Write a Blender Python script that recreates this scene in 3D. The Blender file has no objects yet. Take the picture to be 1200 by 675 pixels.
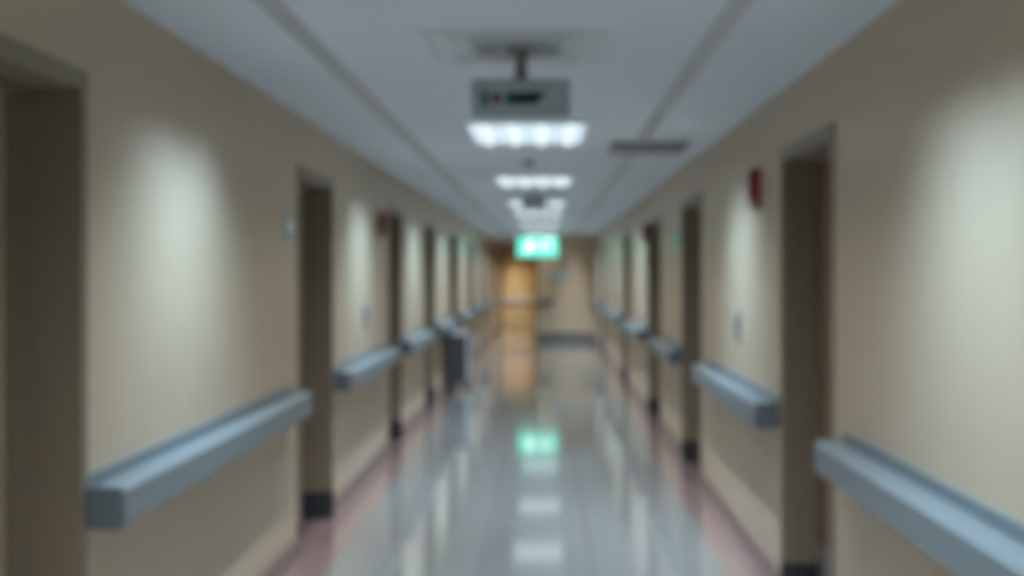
import bpy, bmesh, math
from mathutils import Vector, Matrix
S = bpy.context.scene
COL = S.collection
PI = math.pi

# ------------------------------------------------------------------ camera, world, exposure
# metres: x to the right, y along the corridor, z up; the camera stands at x=0, y=0
cam_d = bpy.data.cameras.new('camera')
cam_d.sensor_width = 36.0
cam_d.lens = 48.0
cam_d.shift_x = -40.0 / 1200
cam_d.shift_y = -16.5 / 1200
cam_d.clip_start = 0.05
cam_d.dof.use_dof = True            # the photo is focused far too close: everything is soft
cam_d.dof.focus_distance = 0.5
cam_d.dof.aperture_fstop = 10.5
cam = bpy.data.objects.new('camera', cam_d)
cam.location = (0, 0, 1.49)
cam.rotation_euler = (PI / 2, 0, 0)
COL.objects.link(cam)
S.camera = cam

w = bpy.data.worlds.new('world'); S.world = w; w.use_nodes = True
w.node_tree.nodes['Background'].inputs[0].default_value = (0, 0, 0, 1)
w.node_tree.nodes['Background'].inputs[1].default_value = 0.0
S.view_settings.view_transform = 'Standard'
S.view_settings.look = 'None'
S.view_settings.gamma = 1.0
S.view_settings.use_curve_mapping = False
S.view_settings.exposure = -0.1
try:
    S.cycles.max_bounces = 16; S.cycles.diffuse_bounces = 8; S.cycles.glossy_bounces = 6
    S.cycles.use_denoising = True
    S.cycles.sample_clamp_indirect = 6
except Exception:
    pass

# light levels
TROFFER_W = 4.0
TROFFER_COL = (1.0, 0.93, 0.80)
TROFFER_SPREAD = math.radians(105)
PANEL_E = 0.67                  # radiance of the lit lens of a fixture
TUBE_E = 0.82
WASH_W = 19.5
LINE_W = 3.9                     # per 4 m of added channel lamp
LINE_CLAMP = 0.042
LINE_COL = (0.80, 0.93, 1.08)
WASH_N = -0.5
WASH_CUT = (34, 60)
WASH_CLAMP = 0.2
WASH_LEN = 0.95
WASH_COL = (0.60, 0.96, 1.34)

A, B, H = 1.31, 1.09, 2.335     # left wall at x=-A, right wall at x=B, ceiling height
XC = (B - A) / 2
END, FAR = 30.2, 37.2           # end wall, and the wall with the wooden door in the bay on its left
NOTCH = -0.19
Y0 = -2.0
DOOR_H = 2.02

# ------------------------------------------------------------------ materials
def mat(name, col, rough=0.5, metal=0.0, spec=0.5, noise=None, bump=0.0, emit=None, strength=0.0, coat=0.0):
    m = bpy.data.materials.new(name); m.use_nodes = True
    nt = m.node_tree; b = nt.nodes['Principled BSDF']
    b.inputs['Base Color'].default_value = (*col, 1)
    b.inputs['Roughness'].default_value = rough
    b.inputs['Metallic'].default_value = metal
    b.inputs['Specular IOR Level'].default_value = spec
    b.inputs['Coat Weight'].default_value = coat
    if noise or bump:
        tc = nt.nodes.new('ShaderNodeTexCoord')
        mp = nt.nodes.new('ShaderNodeMapping')
        nz = nt.nodes.new('ShaderNodeTexNoise')
        sc, amt, stretch = noise or (40, 0.03, (1, 1, 1))
        mp.inputs['Scale'].default_value = stretch
        nz.inputs['Scale'].default_value = sc
        nz.inputs['Detail'].default_value = 4
        nt.links.new(tc.outputs['Object'], mp.inputs[0]); nt.links.new(mp.outputs[0], nz.inputs['Vector'])
        r = nt.nodes.new('ShaderNodeValToRGB')
        r.color_ramp.elements[0].position = 0.3; r.color_ramp.elements[1].position = 0.7
        r.color_ramp.elements[0].color = (*[c * (1 - amt) for c in col], 1)
        r.color_ramp.elements[1].color = (*[min(1, c * (1 + amt)) for c in col], 1)
        nt.links.new(nz.outputs['Fac'], r.inputs[0]); nt.links.new(r.outputs[0], b.inputs['Base Color'])
        if bump:
            bp = nt.nodes.new('ShaderNodeBump'); bp.inputs['Strength'].default_value = bump
            bp.inputs['Distance'].default_value = 0.002
            nt.links.new(nz.outputs['Fac'], bp.inputs['Height']); nt.links.new(bp.outputs[0], b.inputs['Normal'])
    if emit:
        b.inputs['Emission Color'].default_value = (*emit, 1)
        b.inputs['Emission Strength'].default_value = strength
    return m

M = {
 'wall': mat('wall_paint', (0.47, 0.358, 0.24), 0.33, spec=0.35, noise=(3, 0.02, (1, 1, 1))),
 'trim': mat('baseboard_vinyl', (0.20, 0.135, 0.11), 0.35),
 'trim_end': mat('baseboard_dark', (0.13, 0.12, 0.10), 0.4),
 'channel': mat('ceiling_channel', (0.40, 0.40, 0.41), 0.5),
 'frame': mat('door_frame_paint', (0.19, 0.15, 0.10), 0.4),
 'base_black': mat('black_metal_base', (0.02, 0.022, 0.025), 0.4),
 'wood_beige': mat('beige_laminate', (0.36, 0.29, 0.19), 0.4, noise=(6, 0.08, (8, 8, 0.6))),
 'wood_red': mat('red_brown_wood', (0.17, 0.085, 0.05), 0.4, noise=(6, 0.15, (8, 8, 0.6))),
 'wood_orange': mat('honey_wood', (0.60, 0.42, 0.20), 0.4, noise=(5, 0.12, (6, 6, 0.6))),
 'steel': mat('brushed_steel', (0.45, 0.47, 0.49), 0.3, metal=0.9),
 'rail': mat('rail_vinyl', (0.135, 0.155, 0.153), 0.35, noise=(60, 0.03, (1, 1, 1))),
 'rail_cap': mat('rail_cap_vinyl', (0.10, 0.12, 0.13), 0.38),
 'white_metal': mat('white_metal', (0.62, 0.65, 0.66), 0.4),
 'grey_metal': mat('grey_metal', (0.34, 0.40, 0.43), 0.45),
 'dark_grey': mat('dark_grey_metal', (0.10, 0.11, 0.115), 0.45),
 'black': mat('black_plastic', (0.012, 0.014, 0.018), 0.4),
 'vent': mat('vent_grey', (0.19, 0.19, 0.185), 0.5),
 'diffuser': mat('diffuser_grey', (0.50, 0.53, 0.535), 0.5),
 'diffuser_dark': mat('diffuser_dark', (0.22, 0.21, 0.2), 0.5),
 'red': mat('red_plastic', (0.22, 0.012, 0.03), 0.35),
 'clear': mat('strobe_lens', (0.5, 0.55, 0.55), 0.15),
 'plate_blue': mat('pale_blue_plate', (0.42, 0.58, 0.62), 0.2),
 'plate_grey': mat('plate_grey', (0.19, 0.185, 0.18), 0.4),
 'teal': mat('teal_print', (0.02, 0.08, 0.085), 0.4),
 'print_red': mat('red_print', (0.14, 0.04, 0.045), 0.4),
 'print_green': mat('green_print', (0.01, 0.12, 0.09), 0.4),
 'lens': mat('lit_lens', (0.6, 0.65, 0.7), 0.5, emit=(0.72, 0.90, 1.0), strength=PANEL_E),
 'tube': mat('lit_tube', (0.8, 0.8, 0.8), 0.5, emit=(0.86, 0.97, 1.0), strength=TUBE_E),
 'exit_green': mat('lit_green', (0.0, 0.3, 0.2), 0.5, emit=(0.18, 1.0, 0.76), strength=1.05),
 'exit_white': mat('lit_white', (0.8, 0.8, 0.8), 0.5, emit=(0.80, 1.0, 0.97), strength=2.0),
 'small_green': mat('lit_small_green', (0.1, 0.4, 0.3), 0.4, emit=(0.12, 0.5, 0.38), strength=0.35),
 'dark_body': mat('cart_front', (0.03, 0.03, 0.03), 0.5),
 'cart_side': mat('cart_side', (0.42, 0.50, 0.54), 0.3, metal=0.3),
 'rubber': mat('rubber', (0.02, 0.02, 0.02), 0.7),
 'paper': mat('notice_paper', (0.5, 0.5, 0.47), 0.6),
 'notice': mat('notice_blue_grey', (0.20, 0.24, 0.27), 0.4),
}

def floor_mat():
    m = bpy.data.materials.new('polished_floor'); m.use_nodes = True
    nt = m.node_tree; b = nt.nodes['Principled BSDF']; L = nt.links
    tc = nt.nodes.new('ShaderNodeTexCoord'); sp = nt.nodes.new('ShaderNodeSeparateXYZ')
    L.new(tc.outputs['Object'], sp.inputs[0])
    def cmp(op, v):
        n = nt.nodes.new('ShaderNodeMath'); n.operation = op
        L.new(sp.outputs['X'], n.inputs[0]); n.inputs[1].default_value = v; return n
    l = cmp('LESS_THAN', -A + 0.21); r = cmp('GREATER_THAN', B - 0.19)
    ad = nt.nodes.new('ShaderNodeMath'); ad.operation = 'MAXIMUM'
    L.new(l.outputs[0], ad.inputs[0]); L.new(r.outputs[0], ad.inputs[1])
    nz = nt.nodes.new('ShaderNodeTexNoise'); nz.inputs['Scale'].default_value = 5; nz.inputs['Detail'].default_value = 2
    L.new(tc.outputs['Object'], nz.inputs['Vector'])
    def ramp(c, a):
        q = nt.nodes.new('ShaderNodeValToRGB')
        q.color_ramp.elements[0].position = .3; q.color_ramp.elements[1].position = .7
        q.color_ramp.elements[0].color = (*[x * (1 - a) for x in c], 1)
        q.color_ramp.elements[1].color = (*[x * (1 + a) for x in c], 1)
        L.new(nz.outputs['Fac'], q.inputs[0]); return q
    g = ramp((0.32, 0.315, 0.29), .015); p = ramp((0.30, 0.185, 0.165), .015)
    mx = nt.nodes.new('ShaderNodeMix'); mx.data_type = 'RGBA'
    L.new(ad.outputs[0], mx.inputs[0]); L.new(g.outputs[0], mx.inputs[6]); L.new(p.outputs[0], mx.inputs[7])
    L.new(mx.outputs[2], b.inputs['Base Color'])
    b.inputs['Roughness'].default_value = 0.15
    b.inputs['Specular IOR Level'].default_value = 0.5
    b.inputs['Coat Weight'].default_value = 1.0
    b.inputs['Coat IOR'].default_value = 2.3
    b.inputs['Coat Roughness'].default_value = 0.06
    return m
M['floor'] = floor_mat()

def ceil_mat():
    m = bpy.data.materials.new('ceiling_tile'); m.use_nodes = True
    nt = m.node_tree; b = nt.nodes['Principled BSDF']; L = nt.links
    tc = nt.nodes.new('ShaderNodeTexCoord')
    sp = nt.nodes.new('ShaderNodeSeparateXYZ'); L.new(tc.outputs['Object'], sp.inputs[0])
    dv = nt.nodes.new('ShaderNodeMath'); dv.operation = 'DIVIDE'; L.new(sp.outputs['Y'], dv.inputs[0]); dv.inputs[1].default_value = 1.2
    fr = nt.nodes.new('ShaderNodeMath'); fr.operation = 'FRACT'; L.new(dv.outputs[0], fr.inputs[0])
    lt = nt.nodes.new('ShaderNodeMath'); lt.operation = 'LESS_THAN'; L.new(fr.outputs[0], lt.inputs[0]); lt.inputs[1].default_value = 0.02
    nz = nt.nodes.new('ShaderNodeTexNoise'); nz.inputs['Scale'].default_value = 90
    L.new(tc.outputs['Object'], nz.inputs['Vector'])
    mx = nt.nodes.new('ShaderNodeMix'); mx.data_type = 'RGBA'
    L.new(lt.outputs[0], mx.inputs[0])
    mx.inputs[6].default_value = (0.57, 0.62, 0.64, 1); mx.inputs[7].default_value = (0.52, 0.56, 0.58, 1)
    L.new(mx.outputs[2], b.inputs['Base Color'])
    bp = nt.nodes.new('ShaderNodeBump'); bp.inputs['Strength'].default_value = .15; bp.inputs['Distance'].default_value = .002
    L.new(nz.outputs['Fac'], bp.inputs['Height']); L.new(bp.outputs[0], b.inputs['Normal'])
    b.inputs['Roughness'].default_value = 0.7
    b.inputs['Specular IOR Level'].default_value = 0.2
    return m
M['ceiling'] = ceil_mat()

# ------------------------------------------------------------------ mesh helpers
def box(bm, x0, x1, y0, y1, z0, z1):
    x0, x1 = sorted((x0, x1)); y0, y1 = sorted((y0, y1)); z0, z1 = sorted((z0, z1))
    v = [bm.verts.new(p) for p in ((x0,y0,z0),(x1,y0,z0),(x1,y1,z0),(x0,y1,z0),(x0,y0,z1),(x1,y0,z1),(x1,y1,z1),(x0,y1,z1))]
    for f in ((0,3,2,1),(4,5,6,7),(0,1,5,4),(1,2,6,5),(2,3,7,6),(3,0,4,7)):
        bm.faces.new([v[i] for i in f])

def cyl(bm, p, axis, r, l, n=24, r2=None):
    """a cylinder centred on p along the axis letter"""
    rot = {'z': Matrix.Identity(4), 'y': Matrix.Rotation(PI/2, 4, 'X'), 'x': Matrix.Rotation(PI/2, 4, 'Y')}[axis]
    bmesh.ops.create_cone(bm, cap_ends=True, segments=n, radius1=r, radius2=r if r2 is None else r2, depth=l,
                          matrix=Matrix.Translation(p) @ rot)

def prism(bm, pts, axis, a, b):
    """extrude an outline of 2-D points along an axis: 'y' takes (x,z), 'x' takes (y,z), 'z' takes (x,y)"""
    def P(q, t):
        return {'y': (q[0], t, q[1]), 'x': (t, q[0], q[1]), 'z': (q[0], q[1], t)}[axis]
    lo = [bm.verts.new(P(q, a)) for q in pts]; hi = [bm.verts.new(P(q, b)) for q in pts]
    n = len(pts)
    bm.faces.new(lo); bm.faces.new(hi[::-1])
    for i in range(n):
        bm.faces.new((lo[i], hi[i], hi[(i+1) % n], lo[(i+1) % n]))

def obj(name, fill, m, parent=None, bevel=0.0, smooth=False):
    bm = bmesh.new(); fill(bm)
    bmesh.ops.recalc_face_normals(bm, faces=bm.faces)
    me = bpy.data.meshes.new(name); bm.to_mesh(me); bm.free()
    me.materials.append(M[m])
    if smooth:
        for p in me.polygons: p.use_smooth = True
    o = bpy.data.objects.new(name, me); COL.objects.link(o)
    if parent is not None: o.parent = parent
    if bevel:
        b = o.modifiers.new('bevel', 'BEVEL'); b.width = bevel; b.segments = 3; b.limit_method = 'ANGLE'
    return o

def struct(name, fill, m, parent=None, bevel=0.0):
    o = obj(name, fill, m, parent, bevel)
    if parent is None: o['kind'] = 'structure'
    return o

def thing(name, label, cat, loc, group=None, kind=None, rz=0.0):
    o = bpy.data.objects.new(name, None); COL.objects.link(o)
    o.empty_display_size = 0.1
    o.location = loc; o.rotation_euler = (0, 0, rz)
    if kind: o['kind'] = kind
    if label: o['label'] = label
    if cat: o['category'] = cat
    if group: o['group'] = group
    return o

def dup(root, loc, label, rz=None):
    def cp(o, par):
        c = o.copy(); COL.objects.link(c)
        if par is not None: c.parent = par
        for ch in list(o.children): cp(ch, c)
        return c
    r = cp(root, None); r.location = loc; r['label'] = label
    if rz is not None: r.rotation_euler = (0, 0, rz)
    return r

# ------------------------------------------------------------------ the shell
T = 0.32                                         # wall thickness
LEFT_DOORS = [(2.72, 3.84), (7.24, 8.33), (11.35, 12.30), (14.82, 15.85), (18.72, 19.75), (23.3, 24.4), (27.3, 28.3)]
RIGHT_DOORS = [(5.21, 6.27), (9.62, 10.85), (13.0, 14.5), (18.1, 19.25), (25.3, 26.5)]

def wall_with_openings(side, doors, y0, y1):
    def f(bm):
        xa, xb = (-A - T, -A) if side < 0 else (B, B + T)
        y = y0
        for a, b in doors:
            box(bm, xa, xb, y, a, 0, H)
            box(bm, xa, xb, a, b, DOOR_H, H)
            y = b
        box(bm, xa, xb, y, y1, 0, H)
    return f
struct('floor', lambda bm: box(bm, -A - T, B + T, Y0 - .2, FAR + .3, -0.12, 0), 'floor')
struct('ceiling', lambda bm: box(bm, -A - T, B + T, Y0 - .2, FAR + .3, H, H + .12), 'ceiling')
struct('wall_left', wall_with_openings(-1, LEFT_DOORS, Y0, FAR), 'wall')
struct('wall_right', wall_with_openings(1, RIGHT_DOORS, Y0, END), 'wall')
struct('wall_rear', lambda bm: box(bm, -A - T, B + T, Y0 - .2, Y0, 0, H), 'wall')
struct('wall_end', lambda bm: box(bm, NOTCH, B + T, END, FAR, 0, H), 'wall')

# the wall around the wooden door in the bay
DX0, DX1 = -1.23, -0.27
def far_wall(bm):
    box(bm, -A - T, DX0, FAR, FAR + .3, 0, H)
    box(bm, DX1, NOTCH + .02, FAR, FAR + .3, 0, H)
    box(bm, DX0, DX1, FAR, FAR + .3, 2.05, H)
struct('wall_far', far_wall, 'wall')

def base(side, doors, y0, y1):
    def f(bm):
        x = -A if side < 0 else B
        y = y0
        for a, b in list(doors) + [(y1, None)]:
            if a - .05 > y: box(bm, x, x - side * 0.012, y, a - .05, 0, 0.115)
            if b: y = b + .05
    return f
struct('baseboard_left', base(-1, LEFT_DOORS, Y0, FAR), 'trim')
struct('baseboard_right', base(1, RIGHT_DOORS, Y0, END), 'trim')
def end_base(bm):
    box(bm, NOTCH - .012, B, END - .014, END, 0, 0.19)
struct('baseboard_end', end_base, 'trim_end')

# long sunk channels in the ceiling
def channel(x, END=END):
    def f(bm):
        box(bm, x - .028, x + .028, Y0, END, H - .006, H)
        box(bm, x - .034, x - .028, Y0, END, H - .010, H)
        box(bm, x + .028, x + .034, Y0, END, H - .010, H)
    return f
CHL, CHR = -0.86, 0.60
struct('trim_1', channel(CHL, FAR), 'channel')
struct('trim_2', channel(CHR), 'channel')

# ------------------------------------------------------------------ doors set back in the walls
def wall_door(n, side, y0, y1, leaf_mat, depth=0.2, label=None, mirror_handle=False):
    x = -A if side < 0 else B
    s = side                                     # into the wall
    r = thing('door_%d' % n, label, None, (x, (y0 + y1) / 2, 0), kind='structure')
    h = (y1 - y0) / 2
    c, lip = 0.045, 0.008
    def frame(bm):
        for e in (-1, 1):
            box(bm, -s*lip, s*0.0, e*h, e*(h + c), 0.165, DOOR_H + c)      # face casing
            box(bm, -s*lip, s*(depth+.03), e*h, e*(h - .012), 0.165, DOOR_H)       # lining
            box(bm, s*(depth-.055), s*(depth), e*(h-.012), e*(h - .028), 0.165, DOOR_H)   # stop
        box(bm, -s*lip, 0, -h, h, DOOR_H - .012, DOOR_H + c)
        box(bm, 0, s*(depth+.03), -h, h, DOOR_H - .012, DOOR_H)
        box(bm, s*(depth-.055), s*depth, -h + .028, h - .028, DOOR_H - .028, DOOR_H - .012)
    obj('frame', frame, 'frame', r)
    def fb(bm):
        for e in (-1, 1):
            box(bm, -s*(lip+.002), 0, e*h, e*(h + c + .002), 0, 0.165)
            box(bm, -s*(lip+.002), s*(depth), e*h, e*(h - .016), 0, 0.165)
    fbo = obj('frame_base', fb, 'base_black', r); fbo['label'] = 'black metal base of the door frame'
    leaf = obj('leaf', lambda bm: box(bm, s*depth, s*(depth+.045), -h + .014, h - .014, 0.008, DOOR_H - .014), leaf_mat, r)
    hy = (-h + .09)
    def handle(bm):
        box(bm, s*(depth-.008), s*depth, hy - .03, hy + .03, 0.93, 1.13)
        cyl(bm, (s*(depth-.03), hy, 1.03), 'x', .011, .05, 16)
        box(bm, s*(depth-.062), s*(depth-.045), hy - .012, hy + .12, 1.02, 1.04)
    obj('handle', handle, 'steel', leaf, .003)
    obj('kick_plate', lambda bm: box(bm, s*(depth-.003), s*depth, -h + .04, h - .04, 0.02, 0.27), 'steel', leaf)
    return r
LL = ['nearest door on the left, cut by the photo edge', 'second doorway on the left, where the near handrail ends',
      'third doorway on the left, beside the red alarm', 'fourth doorway on the left', 'fifth doorway on the left, behind the dark cart',
      'sixth doorway on the left', 'last doorway on the left before the end']
LR = ['nearest doorway on the right, between two handrails', 'second doorway on the right, beside the small green sign',
      'third doorway on the right, by the far red alarm', 'fourth doorway on the right', 'last doorway on the right']
n = 1
for (a, b), l in zip(LEFT_DOORS, LL):
    wall_door(n, -1, a, b, 'wood_beige' if n == 1 else 'wood_red', 0.2, l); n += 1
for (a, b), l in zip(RIGHT_DOORS, LR):
    wall_door(n, 1, a, b, 'wood_red', 0.15, l); n += 1

# the honey wood door at the end of the bay, faced straight on
r = thing('door_%d' % n, 'honey coloured wooden door at the end of the corridor', None, ((DX0 + DX1) / 2, FAR, 0), kind='structure')
hw = (DX1 - DX0) / 2
def f(bm):
    for e in (-1, 1):
        box(bm, e*(hw - .035), e*(hw + .03), -.015, .1, 0, 2.08)
    box(bm, -hw - .03, hw + .03, -.015, .1, 2.03, 2.08)
obj('frame', f, 'frame', r)
leaf = obj('leaf', lambda bm: box(bm, -hw + .035, hw - .035, .03, .075, 0.01, 2.03), 'wood_orange', r)
def bar(bm):
    box(bm, -hw + .05, hw - .05, -.045, -.015, .74, .83)
    for e in (-1, 1): box(bm, e*(hw - .05), e*(hw - .13), -.015, .03, .73, .84)
pb = obj('push_bar', bar, 'white_metal', leaf, .006); pb['label'] = 'pale push bar across the wooden door'

# ------------------------------------------------------------------ handrails
def handrail(side, y0, y1, label):
    """a deep vinyl bumper rail on brackets with a flat back plate and moulded end caps"""
    x = -A if side < 0 else B
    s = -side                                    # away from the wall
    L = y1 - y0
    r = thing('handrail', label, 'handrail', (x, (y0 + y1)/2, 0), 'handrails along both corridor walls')
    Z0, Z1, D = 0.765, 0.885, 0.113
    c = 0.045
    pts = [(s*.012, Z0+.004), (s*(D-.012), Z0), (s*D, Z0+.012), (s*D, Z1-.014), (s*(D-.014), Z1), (s*.03, Z1), (s*.012, Z1-.006)]
    obj('bumper', lambda bm: prism(bm, pts, 'y', -L/2 + c, L/2 - c), 'rail', r)
    for e in (-1, 1):
        a, b = sorted((e*L/2, e*(L/2 - c)))
        p2 = [(q[0]*1.0 + (s*.002 if abs(q[0]) > .05 else 0), q[1] + (.002 if q[1] > .85 else -.002)) for q in pts]
        obj('end_cap', lambda bm: prism(bm, p2, 'y', a, b), 'rail_cap', r, .004)
    obj('back_plate', lambda bm: box(bm, 0, s*.012, -L/2 + .01, L/2 - .01, Z0 + .004, Z1 + .035), 'rail', r, .003)
    return r
LRAIL = [(3.86, 7.0), (8.36, 11.2), (12.2, 14.72), (15.88, 18.55), (19.85, 23.2), (24.5, 27.2), (28.5, 31.5)]
LRL = ['long grey handrail nearest the camera on the left wall',
       'grey handrail on the left wall between the second doorway and the red alarm',
       'grey handrail on the left wall, third from the camera',
       'grey handrail on the left wall passing above the dark cart',
       'grey handrail on the left wall, first one beyond the dark cart',
       'short looking far handrail on the left wall, second beyond the dark cart',
       'furthest handrail on the left wall, near the wooden door']
for (a, b), l in zip(LRAIL, LRL): handrail(-1, a, b, l)
RRAIL = [(0.6, 4.98), (6.38, 9.15), (10.85, 12.85), (14.6, 17.9), (19.4, 22.2), (22.5, 25.1), (26.7, 30.0)]
RRL = ['large grey handrail running out of the photo at the bottom right',
       'grey handrail on the right wall beneath the nearest red alarm',
       'short grey handrail on the right wall beneath the small green sign',
       'grey handrail on the right wall just past the third doorway',
       'grey handrail on the right wall just past the fourth doorway',
       'far grey handrail on the right wall before the last doorway',
       'furthest handrail on the right wall, ending at the corner of the end wall']
for (a, b), l in zip(RRAIL, RRL): handrail(1, a, b, l)

# ------------------------------------------------------------------ ceiling lights
def ceiling_light(y, label, length=1.22, width=0.70, power=TROFFER_W, proto=[None]):
    if proto[0] is None:
        r = thing('ceiling_light', label, 'ceiling light', (XC, y, H), 'lit ceiling panels in a row down the corridor')
        hl, hw_ = length/2, width/2
        def frame(bm):
            for e in (-1, 1):
                box(bm, e*(hw_ - .018), e*hw_, -hl, hl, -.016, 0)
                box(bm, -hw_ + .018, hw_ - .018, e*(hl - .018), e*hl, -.016, 0)
        obj('frame', frame, 'white_metal', r)
        obj('diffuser', lambda bm: box(bm, -hw_ + .018, hw_ - .018, -hl + .018, hl - .018, -.010, -.004), 'lens', r)
        for k in range(4):
            x = (-1.5 + k) * 0.166
            obj('tube', lambda bm: cyl(bm, (x, 0, -.010), 'y', .026, length - .16, 16), 'tube', r, smooth=True)
        proto[0] = r
    else:
        r = dup(proto[0], (XC, y, H), label)
    ld = bpy.data.lights.new('lamp', 'AREA'); ld.shape = 'RECTANGLE'; ld.size = width - .04; ld.size_y = length - .04
    ld.energy = power; ld.color = TROFFER_COL; ld.spread = TROFFER_SPREAD
    lo = bpy.data.objects.new('lamp', ld); lo.location = (XC, y, H - .036); COL.objects.link(lo)
    return r
LIGHTS = [(8.15, 'nearest lit ceiling panel, just behind the hanging display box'),
          (12.3, 'second lit ceiling panel from the camera, below the smoke detector'),
          (16.2, 'third lit ceiling panel, half hidden by the small dark hanging box'),
          (18.7, 'fourth lit ceiling panel from the camera, just past the small hanging box'),
          (22.4, 'fifth lit ceiling panel from the camera'),
          (27.0, 'sixth lit ceiling panel, shortly before the green exit sign'),
          (29.5, 'furthest lit ceiling panel, just behind the green exit sign')]
for y, l in LIGHTS: ceiling_light(y, l)
# the row goes on above and behind the camera
for y in (2.6, -1.0): ceiling_light(y, 'lit ceiling panel above the camera')

# unseen wall washers added in the channels to throw light pools on the walls
def washer(x, y, label, power=WASH_W, proto={}, col=WASH_COL, length=WASH_LEN, side=0):
    if length not in proto:
        r = thing('added_downlight', label, 'added_downlight', (x, y, H), 'unseen lamps added in the ceiling channels')
        hl = length / 2
        def ring(bm):
            for e in (-1, 1):
                box(bm, e*.022, e*.027, -hl, hl, -.011, -.006)
                box(bm, -.022, .022, e*(hl - .006), e*hl, -.011, -.006)
        obj('housing', ring, 'channel', r)  # made-up trim and louver dressing the added lamp
        def louver(bm):
            n = int(length / .04)
            for k in range(1, n):
                box(bm, -.022, .022, -hl + k*.04 - .001, -hl + k*.04 + .001, -.0105, -.009)
            box(bm, -.022, .022, -hl + .006, hl - .006, -.009, -.006)
        obj('louver', louver, 'channel', r)
        proto[length] = r
    else:
        r = dup(proto[length], (x, y, H), label)
    # added lamp: strongest straight down, faded at wide angles to shape wall pools
    ld = bpy.data.lights.new('lamp', 'AREA'); ld.shape = 'RECTANGLE'; ld.size = .036; ld.size_y = length - .04
    ld.energy = power; ld.color = col
    ld.use_nodes = True; nt = ld.node_tree; em = nt.nodes['Emission']
    g = nt.nodes.new('ShaderNodeNewGeometry'); sp = nt.nodes.new('ShaderNodeSeparateXYZ'); nt.links.new(g.outputs['Incoming'], sp.inputs[0])
    ab = nt.nodes.new('ShaderNodeMath'); ab.operation = 'ABSOLUTE'; nt.links.new(sp.outputs['Z'], ab.inputs[0])
    sq = nt.nodes.new('ShaderNodeMath'); sq.operation = 'MULTIPLY'; nt.links.new(ab.outputs[0], sq.inputs[0]); nt.links.new(ab.outputs[0], sq.inputs[1])
    su = nt.nodes.new('ShaderNodeMath'); su.operation = 'SUBTRACT'; su.inputs[0].default_value = 1; nt.links.new(sq.outputs[0], su.inputs[1])
    mx = nt.nodes.new('ShaderNodeMath'); mx.operation = 'MAXIMUM'; nt.links.new(su.outputs[0], mx.inputs[0]); mx.inputs[1].default_value = WASH_CLAMP
    pw = nt.nodes.new('ShaderNodeMath'); pw.operation = 'POWER'; nt.links.new(mx.outputs[0], pw.inputs[0]); pw.inputs[1].default_value = WASH_N
    mr = nt.nodes.new('ShaderNodeMapRange'); mr.interpolation_type = 'SMOOTHSTEP'; nt.links.new(ab.outputs[0], mr.inputs['Value'])
    mr.inputs['From Min'].default_value = math.cos(math.radians(WASH_CUT[1])); mr.inputs['From Max'].default_value = math.cos(math.radians(WASH_CUT[0]))
    ml = nt.nodes.new('ShaderNodeMath'); ml.operation = 'MULTIPLY'; nt.links.new(pw.outputs[0], ml.inputs[0]); nt.links.new(mr.outputs[0], ml.inputs[1])
    # beam faded away from its own wall, keeps opposite rail shadows dark
    dx = nt.nodes.new('ShaderNodeMapRange'); dx.interpolation_type = 'SMOOTHSTEP'; nt.links.new(sp.outputs['X'], dx.inputs['Value'])
    dx.inputs['From Min'].default_value = -0.55 * side; dx.inputs['From Max'].default_value = 0.05 * side
    m2 = nt.nodes.new('ShaderNodeMath'); m2.operation = 'MULTIPLY'; nt.links.new(ml.outputs[0], m2.inputs[0]); nt.links.new(dx.outputs[0], m2.inputs[1])
    nt.links.new((m2 if side else ml).outputs[0], em.inputs['Strength'])
    lo = bpy.data.objects.new('lamp', ld); lo.location = (x, y, H - .022); COL.objects.link(lo)
    return r
for y, k in ((0.6, 1), (4.9, 1), (9.6, 1), (13.5, 1), (17.2, 1), (21.6, 1), (25.6, 1), (29.3, 1)):
    washer(CHL, y, 'unseen lamp added in the left ceiling channel washing the left wall', WASH_W * k, side=-1)
for y, k in ((-0.9, 1), (3.35, 1), (7.6, 1), (15.8, 1), (20.6, 1), (24.2, 1), (28.2, 1)):
    washer(CHR, y, 'unseen lamp added in the right ceiling channel washing the right wall', WASH_W * k, side=1)
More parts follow.
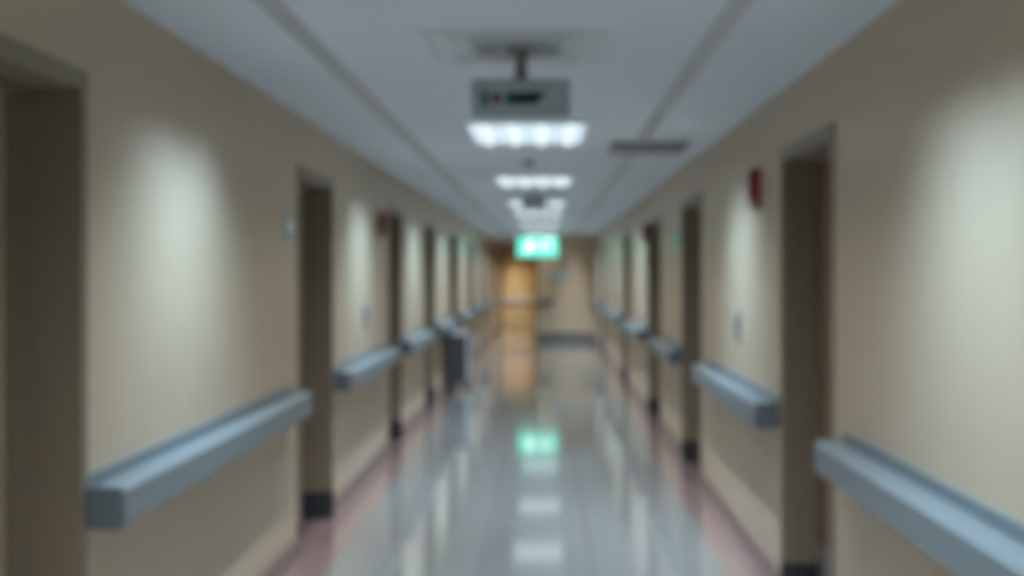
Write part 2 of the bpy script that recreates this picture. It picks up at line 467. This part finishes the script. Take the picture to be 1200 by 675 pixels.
# unseen line lamps added along the channels for even wall light and rail shadows
def line_lamp(x, y0, y1, side):
    ld = bpy.data.lights.new('added_channel_lamp', 'AREA'); ld.shape = 'RECTANGLE'; ld.size = .03; ld.size_y = y1 - y0
    ld.energy = LINE_W * (y1 - y0) / 4; ld.color = LINE_COL; ld.use_nodes = True
    nt = ld.node_tree; L = nt.links; em = nt.nodes['Emission']
    def m(op, a, b=None):
        q = nt.nodes.new('ShaderNodeMath'); q.operation = op
        for i, v in enumerate((a, b)):
            if v is None: continue
            if isinstance(v, (int, float)): q.inputs[i].default_value = v
            else: L.new(v, q.inputs[i])
        return q.outputs[0]
    def smooth(v, a, b):
        q = nt.nodes.new('ShaderNodeMapRange'); q.interpolation_type = 'SMOOTHSTEP'; L.new(v, q.inputs['Value'])
        q.inputs['From Min'].default_value = a; q.inputs['From Max'].default_value = b; return q.outputs[0]
    g = nt.nodes.new('ShaderNodeNewGeometry'); sp = nt.nodes.new('ShaderNodeSeparateXYZ'); L.new(g.outputs['Incoming'], sp.inputs[0])
    X, Z = sp.outputs['X'], sp.outputs['Z']
    xx, zz = m('MULTIPLY', X, X), m('MULTIPLY', Z, Z)
    q = m('DIVIDE', xx, m('ADD', m('ADD', xx, zz), 1e-5))
    s_ = m('DIVIDE', 1.0, m('MAXIMUM', q, LINE_CLAMP))
    s_ = m('MULTIPLY', s_, smooth(q, math.sin(math.radians(50))**2, math.sin(math.radians(22))**2))
    s_ = m('MULTIPLY', s_, smooth(m('ABSOLUTE', Z), math.cos(math.radians(62)), math.cos(math.radians(40))))
    s_ = m('MULTIPLY', s_, smooth(X, -0.45 * side, 0.05 * side))
    L.new(s_, em.inputs['Strength'])
    lo = bpy.data.objects.new('added_channel_lamp', ld); lo.location = (x - side * .012, (y0 + y1) / 2, H - .0215); COL.objects.link(lo)
for k in range(8):
    line_lamp(CHL, Y0 + k * 4, min(Y0 + k * 4 + 4, END - 1.2), -1)
    if k == 7: line_lamp(CHL, END - .5, FAR - .6, -1)  # added lamp to brighten the left wall of the bay
    line_lamp(CHR, Y0 + k * 4, min(Y0 + k * 4 + 4, END - .55), 1)
# unseen warm lamp added to brighten the wooden door in the bay
washer(-0.75, 36.45, 'unseen warm lamp added in the ceiling before the wooden door', 9, col=(1, .85, .65), length=.3)

# ------------------------------------------------------------------ hanging display box and the square air diffuser above it
dy = 5.08
r = thing('air_diffuser', 'square grey ceiling air diffuser above the hanging display box', 'air vent', (XC, dy, H))
def rings(bm):
    for i, hs in enumerate((.335, .25, .17)):
        for e in (-1, 1):
            box(bm, e*(hs - .022), e*hs, -hs, hs, -.008 - .004*i, 0)
            box(bm, -hs + .022, hs - .022, e*(hs - .022), e*hs, -.008 - .004*i, 0)
obj('louver', rings, 'diffuser', r)
obj('back_plate', lambda bm: box(bm, -.31, .31, -.31, .31, -.004, 0), 'diffuser', r)
obj('core', lambda bm: cyl(bm, (0, 0, -.012), 'z', .17, .012, 32, r2=.12), 'diffuser_dark', r)
SX = -0.093
r = thing('display_box', 'grey box with coloured marks and a dark strip, hung on a stem from the ceiling', 'hanging sign', (SX, dy, 2.07))
obj('housing', lambda bm: box(bm, -.182, .182, -.035, .035, 0, .142), 'grey_metal', r, .006)
def bez(bm):
    for e in (-1, 1):
        box(bm, e*.172, e*.182, -.040, -.034, .004, .138)
    box(bm, -.172, .172, -.040, -.034, .004, .012); box(bm, -.172, .172, -.040, -.034, .130, .138)
obj('bezel', bez, 'grey_metal', r)
def stem(bm):
    cyl(bm, (0, 0, .190), 'z', .024, .096, 16); cyl(bm, (0, 0, .240), 'z', .055, .010, 24); cyl(bm, (0, 0, .148), 'z', .030, .012, 20)
st = obj('stem', stem, 'vent', r)
def b1(bm): box(bm, -.146, -.122, -.038, -.034, .040, .098)
def b2(bm):
    cyl(bm, (-.090, -.036, .070), 'y', .021, .004, 20)
def b3(bm): box(bm, -.058, -.036, -.038, -.034, .044, .094)
def b4(bm): prism(bm, [(-.036, .046), (.058, .046), (.068, .066), (.094, .080), (.064, .094), (-.036, .090)], 'y', -.039, -.034)
obj('mark', b1, 'teal', r)['label'] = 'dark teal upright mark'
obj('mark', b2, 'print_red', r)['label'] = 'dull red round mark'
obj('mark', b3, 'print_green', r)['label'] = 'green upright mark'
obj('display', b4, 'black', r)['label'] = 'black display strip'

# small dark hanging box further on
r = thing('hanging_box', 'small dark grey box hanging before the third ceiling panel', 'hanging sign', (-0.127, 14.55, 2.205))
obj('housing', lambda bm: box(bm, -.125, .125, -.04, .04, 0, .098), 'dark_grey', r, .006)
obj('face', lambda bm: box(bm, -.112, .112, -.044, -.038, .012, .086), 'grey_metal', r)
obj('stem', lambda bm: (cyl(bm, (0, 0, .112), 'z', .014, .03, 16), cyl(bm, (0, 0, .126), 'z', .04, .008, 20)), 'dark_grey', r)

# smoke detector
r = thing('smoke_detector', 'small round smoke detector on the ceiling before the second lit panel', 'smoke detector', (-0.126, 10.1, H))
obj('base', lambda bm: cyl(bm, (0, 0, -.006), 'z', .062, .012, 28), 'white_metal', r)
obj('sensor', lambda bm: cyl(bm, (0, 0, -.028), 'z', .032, .034, 24, r2=.05), 'dark_grey', r)

# ceiling vent at the right
r = thing('ceiling_vent', 'dark grey rectangular vent in the ceiling across the right channel', 'air vent', (0.67, 9.03, H))
def vf(bm):
    for e in (-1, 1):
        box(bm, e*.225, e*.25, -.33, .33, -.022, 0); box(bm, -.225, .225, e*.305, e*.33, -.022, 0)
obj('frame', vf, 'vent', r)
def vs(bm):
    for k in range(12):
        y = -.28 + k*.05
        prism(bm, [(y, -.006), (y+.006, -.006), (y+.028, -.020), (y+.022, -.020)], 'x', -.225, .225)
obj('louver', vs, 'vent', r)
obj('duct', lambda bm: box(bm, -.225, .225, -.305, .305, -.011, -.0065), 'dark_grey', r)

# ------------------------------------------------------------------ green exit sign
EY, EZ = 28.6, 2.055
r = thing('exit_sign', 'lit green exit sign with a white running figure hanging over the corridor', 'exit sign', (-0.18, EY, EZ))
EW, EH = .445, .225
def house(bm): box(bm, -EW, EW, -.028, .028, -EH, EH)
obj('housing', house, 'grey_metal', r, .01)
obj('panel', lambda bm: box(bm, -EW + .012, EW - .012, -.033, -.027, -EH + .012, EH - .012), 'exit_green', r)['label'] = 'lit green panel'
def pict(bm):
    # running figure leaning to the right, head, trunk, arms and legs in one flat figure
    y0, y1 = -.038, -.032
    cx = -.17
    cyl(bm, (cx + .045, (y0+y1)/2, .115), 'y', .030, .006, 20)
    def limb(p, q, w):
        d = Vector((q[0]-p[0], q[1]-p[1])); nrm = Vector((-d.y, d.x)).normalized() * w / 2
        prism(bm, [(cx+p[0]+nrm.x, p[1]+nrm.y), (cx+q[0]+nrm.x, q[1]+nrm.y), (cx+q[0]-nrm.x, q[1]-nrm.y), (cx+p[0]-nrm.x, p[1]-nrm.y)], 'y', y0, y1)
    limb((.03, .085), (-.02, -.02), .062)
    limb((.02, .07), (.085, .03), .026); limb((.085, .03), (.12, .06), .024)
    limb((.01, .07), (-.07, .055), .026); limb((-.07, .055), (-.10, .005), .024)
    limb((-.01, -.01), (.055, -.05), .034); limb((.055, -.05), (.04, -.13), .030)
    limb((-.02, -.01), (-.05, -.08), .034); limb((-.05, -.08), (-.125, -.09), .030)
obj('running_figure', pict, 'exit_white', r)['label'] = 'white running figure'
def arrow(bm):
    # an open doorway with an arrow pointing into it
    y0, y1 = -.038, -.032
    prism(bm, [(.10, -.085), (.135, -.085), (.135, .10), (.255, .10), (.255, -.085), (.29, -.085), (.29, .135), (.10, .135)], 'y', y0, y1)
    prism(bm, [(.01, .035), (.075, .035), (.075, .065), (.20, .01), (.075, -.045), (.075, -.015), (.01, -.015)], 'y', y0 - .001, y1)
obj('doorway_arrow', arrow, 'exit_white', r)['label'] = 'white doorway with arrow'
def rods(bm, x): cyl(bm, (x, 0, (H - EZ + EH)/2), 'z', .007, H - EZ - EH, 12); cyl(bm, (x, 0, H - EZ - .005), 'z', .03, .01, 16)
for x in (-.25, .25): obj('hanger', lambda bm: rods(bm, x), 'white_metal', r)

# ------------------------------------------------------------------ red fire alarms
def alarm(side, y, z, label, proto={}):
    x = -A if side < 0 else B
    rz = PI/2 if side < 0 else -PI/2              # built facing -y, turned to face the corridor
    if 'r' not in proto:
        r = thing('fire_alarm', label, 'fire alarm', (x, y, z), 'red fire alarm sounders on the walls', rz=rz)
        # local: the wall is the plane y=0, the front looks to -y
        obj('back_box', lambda bm: box(bm, -.062, .062, -.026, 0, -.105, .105), 'red', r, .004)
        obj('horn', lambda bm: (box(bm, -.056, .056, -.05, -.024, -.06, .098),) and None, 'red', r, .01)
        def gr(bm):
            for k in range(5): box(bm, -.035, .035, -.053, -.049, .02 + k*.013, .026 + k*.013)
        obj('grille', gr, 'black', r)
        obj('strobe', lambda bm: prism(bm, [(-.024, -.095), (-.024, -.062), (-.05, -.066), (-.05, -.085)], 'x', -.04, .04), 'clear', r)
        proto['r'] = r
    else:
        r = dup(proto['r'], (x, y, z), label, rz)
    return r
alarm(1, 7.02, 1.925, 'dark red fire alarm high on the right wall, nearest the camera')
alarm(-1, 10.75, 1.88, 'dark red fire alarm on the left wall beside the third doorway')
alarm(1, 14.72, 1.93, 'small far red fire alarm on the right wall beside the third doorway')

# ------------------------------------------------------------------ small things on the walls
def facing(side): return PI/2 if side < 0 else -PI/2
def switch(side, y, z, label, proto={}):
    x = -A if side < 0 else B
    if 'r' not in proto:
        r = thing('wall_switch', label, 'wall switch', (x, y, z), 'grey switch plates on the walls', rz=facing(side))
        obj('plate', lambda bm: box(bm, -.045, .045, -.014, 0, -.088, .088), 'plate_grey', r, .004)
        obj('rocker', lambda bm: prism(bm, [(-.014, -.045), (-.014, .045), (-.024, .03), (-.017, -.045)], 'x', -.022, .022), 'dark_grey', r)
        obj('indicator', lambda bm: box(bm, -.022, .022, -.017, -.013, .056, .068), 'white_metal', r)
        proto['r'] = r
    else:
        r = dup(proto['r'], (x, y, z), label, facing(side))
    return r
switch(1, 7.7, 1.195, 'narrow grey switch plate on the right wall above the handrail')
switch(-1, 9.85, 1.185, 'narrow grey switch plate on the left wall above the handrail')

r = thing('room_plate', 'pale blue room plate on the left wall before the second doorway', 'room sign', (-A, 6.93, 1.72), rz=facing(-1))
obj('plate', lambda bm: box(bm, -.11, .11, -.008, 0, -.06, .06), 'plate_blue', r, .003)
obj('insert', lambda bm: box(bm, -.09, .09, -.010, -.007, -.015, .045), 'white_metal', r)

r = thing('direction_sign', 'small green lit sign projecting from the right wall before the second doorway', 'sign', (B, 11.25, 1.78), rz=facing(1))
obj('bracket', lambda bm: box(bm, -.02, .02, -.012, 0, -.05, .05), 'white_metal', r)
obj('panel', lambda bm: box(bm, -.075, .075, -.03, -.012, -.05, .05), 'small_green', r, .004)

# notice board on the end wall
r = thing('notice_board', 'small blue-grey notice board on the end wall, right of the wooden door', 'notice board', (0.30, END, 1.44))
obj('board', lambda bm: box(bm, -.22, .22, -.02, 0, -.11, .13), 'notice', r, .005)
obj('paper', lambda bm: box(bm, -.19, -.03, -.023, -.019, -.03, .10), 'paper', r)
obj('paper', lambda bm: box(bm, .02, .18, -.023, -.019, -.08, .06), 'paper', r)
# short rail at the corner of the end wall
r = thing('corner_handrail', 'short grey handrail at the corner of the end wall beside the wooden door', 'handrail', (0.0, END, 0))
obj('bumper', lambda bm: prism(bm, [(-.015, .80), (-.08, .80), (-.09, .81), (-.09, .90), (-.08, .91), (-.015, .91)], 'x', -.16, .13), 'rail', r)
obj('back_plate', lambda bm: box(bm, -.17, .14, -.015, 0, .79, .93), 'rail_cap', r)
for e in (-.175, .13): obj('end_cap', lambda bm: box(bm, e, e + .015, -.092, 0, .798, .912), 'rail_cap', r)

# ------------------------------------------------------------------ the cart parked under the left handrail
r = thing('supply_cart', 'dark fronted metal cart parked under the left handrail far down the corridor', 'cart', (-1.135, 17.75, 0))
CW, CL, CZ0, CZ1 = .125, .5, .09, .71
obj('body', lambda bm: box(bm, -CW, CW, -CL, CL, CZ0, CZ1), 'cart_side', r, .008)
obj('front_panel', lambda bm: box(bm, -CW + .006, CW - .006, -CL - .012, -CL, CZ0 + .01, CZ1 - .01), 'dark_body', r, .003)['label'] = 'black front panel'
def drawers(bm):
    for k in range(4): box(bm, CW, CW + .008, -CL + .02, CL - .02, CZ0 + .02 + k*.15, CZ0 + .155 + k*.15)
obj('side_panels', drawers, 'cart_side', r, .002)
obj('lid', lambda bm: box(bm, -CW - .01, CW + .012, -CL - .015, CL + .01, CZ1, CZ1 + .022), 'dark_grey', r, .004)
for ex in (-1, 1):
    for ey in (-1, 1):
        wl = obj('caster', lambda bm: cyl(bm, (ex*.09, ey*.42, .04), 'x', .04, .025, 20), 'rubber', r)
        obj('fork', lambda bm: box(bm, ex*.09 - .02, ex*.09 + .02, ey*.42 - .02, ey*.42 + .02, .055, CZ0), 'dark_grey', wl)
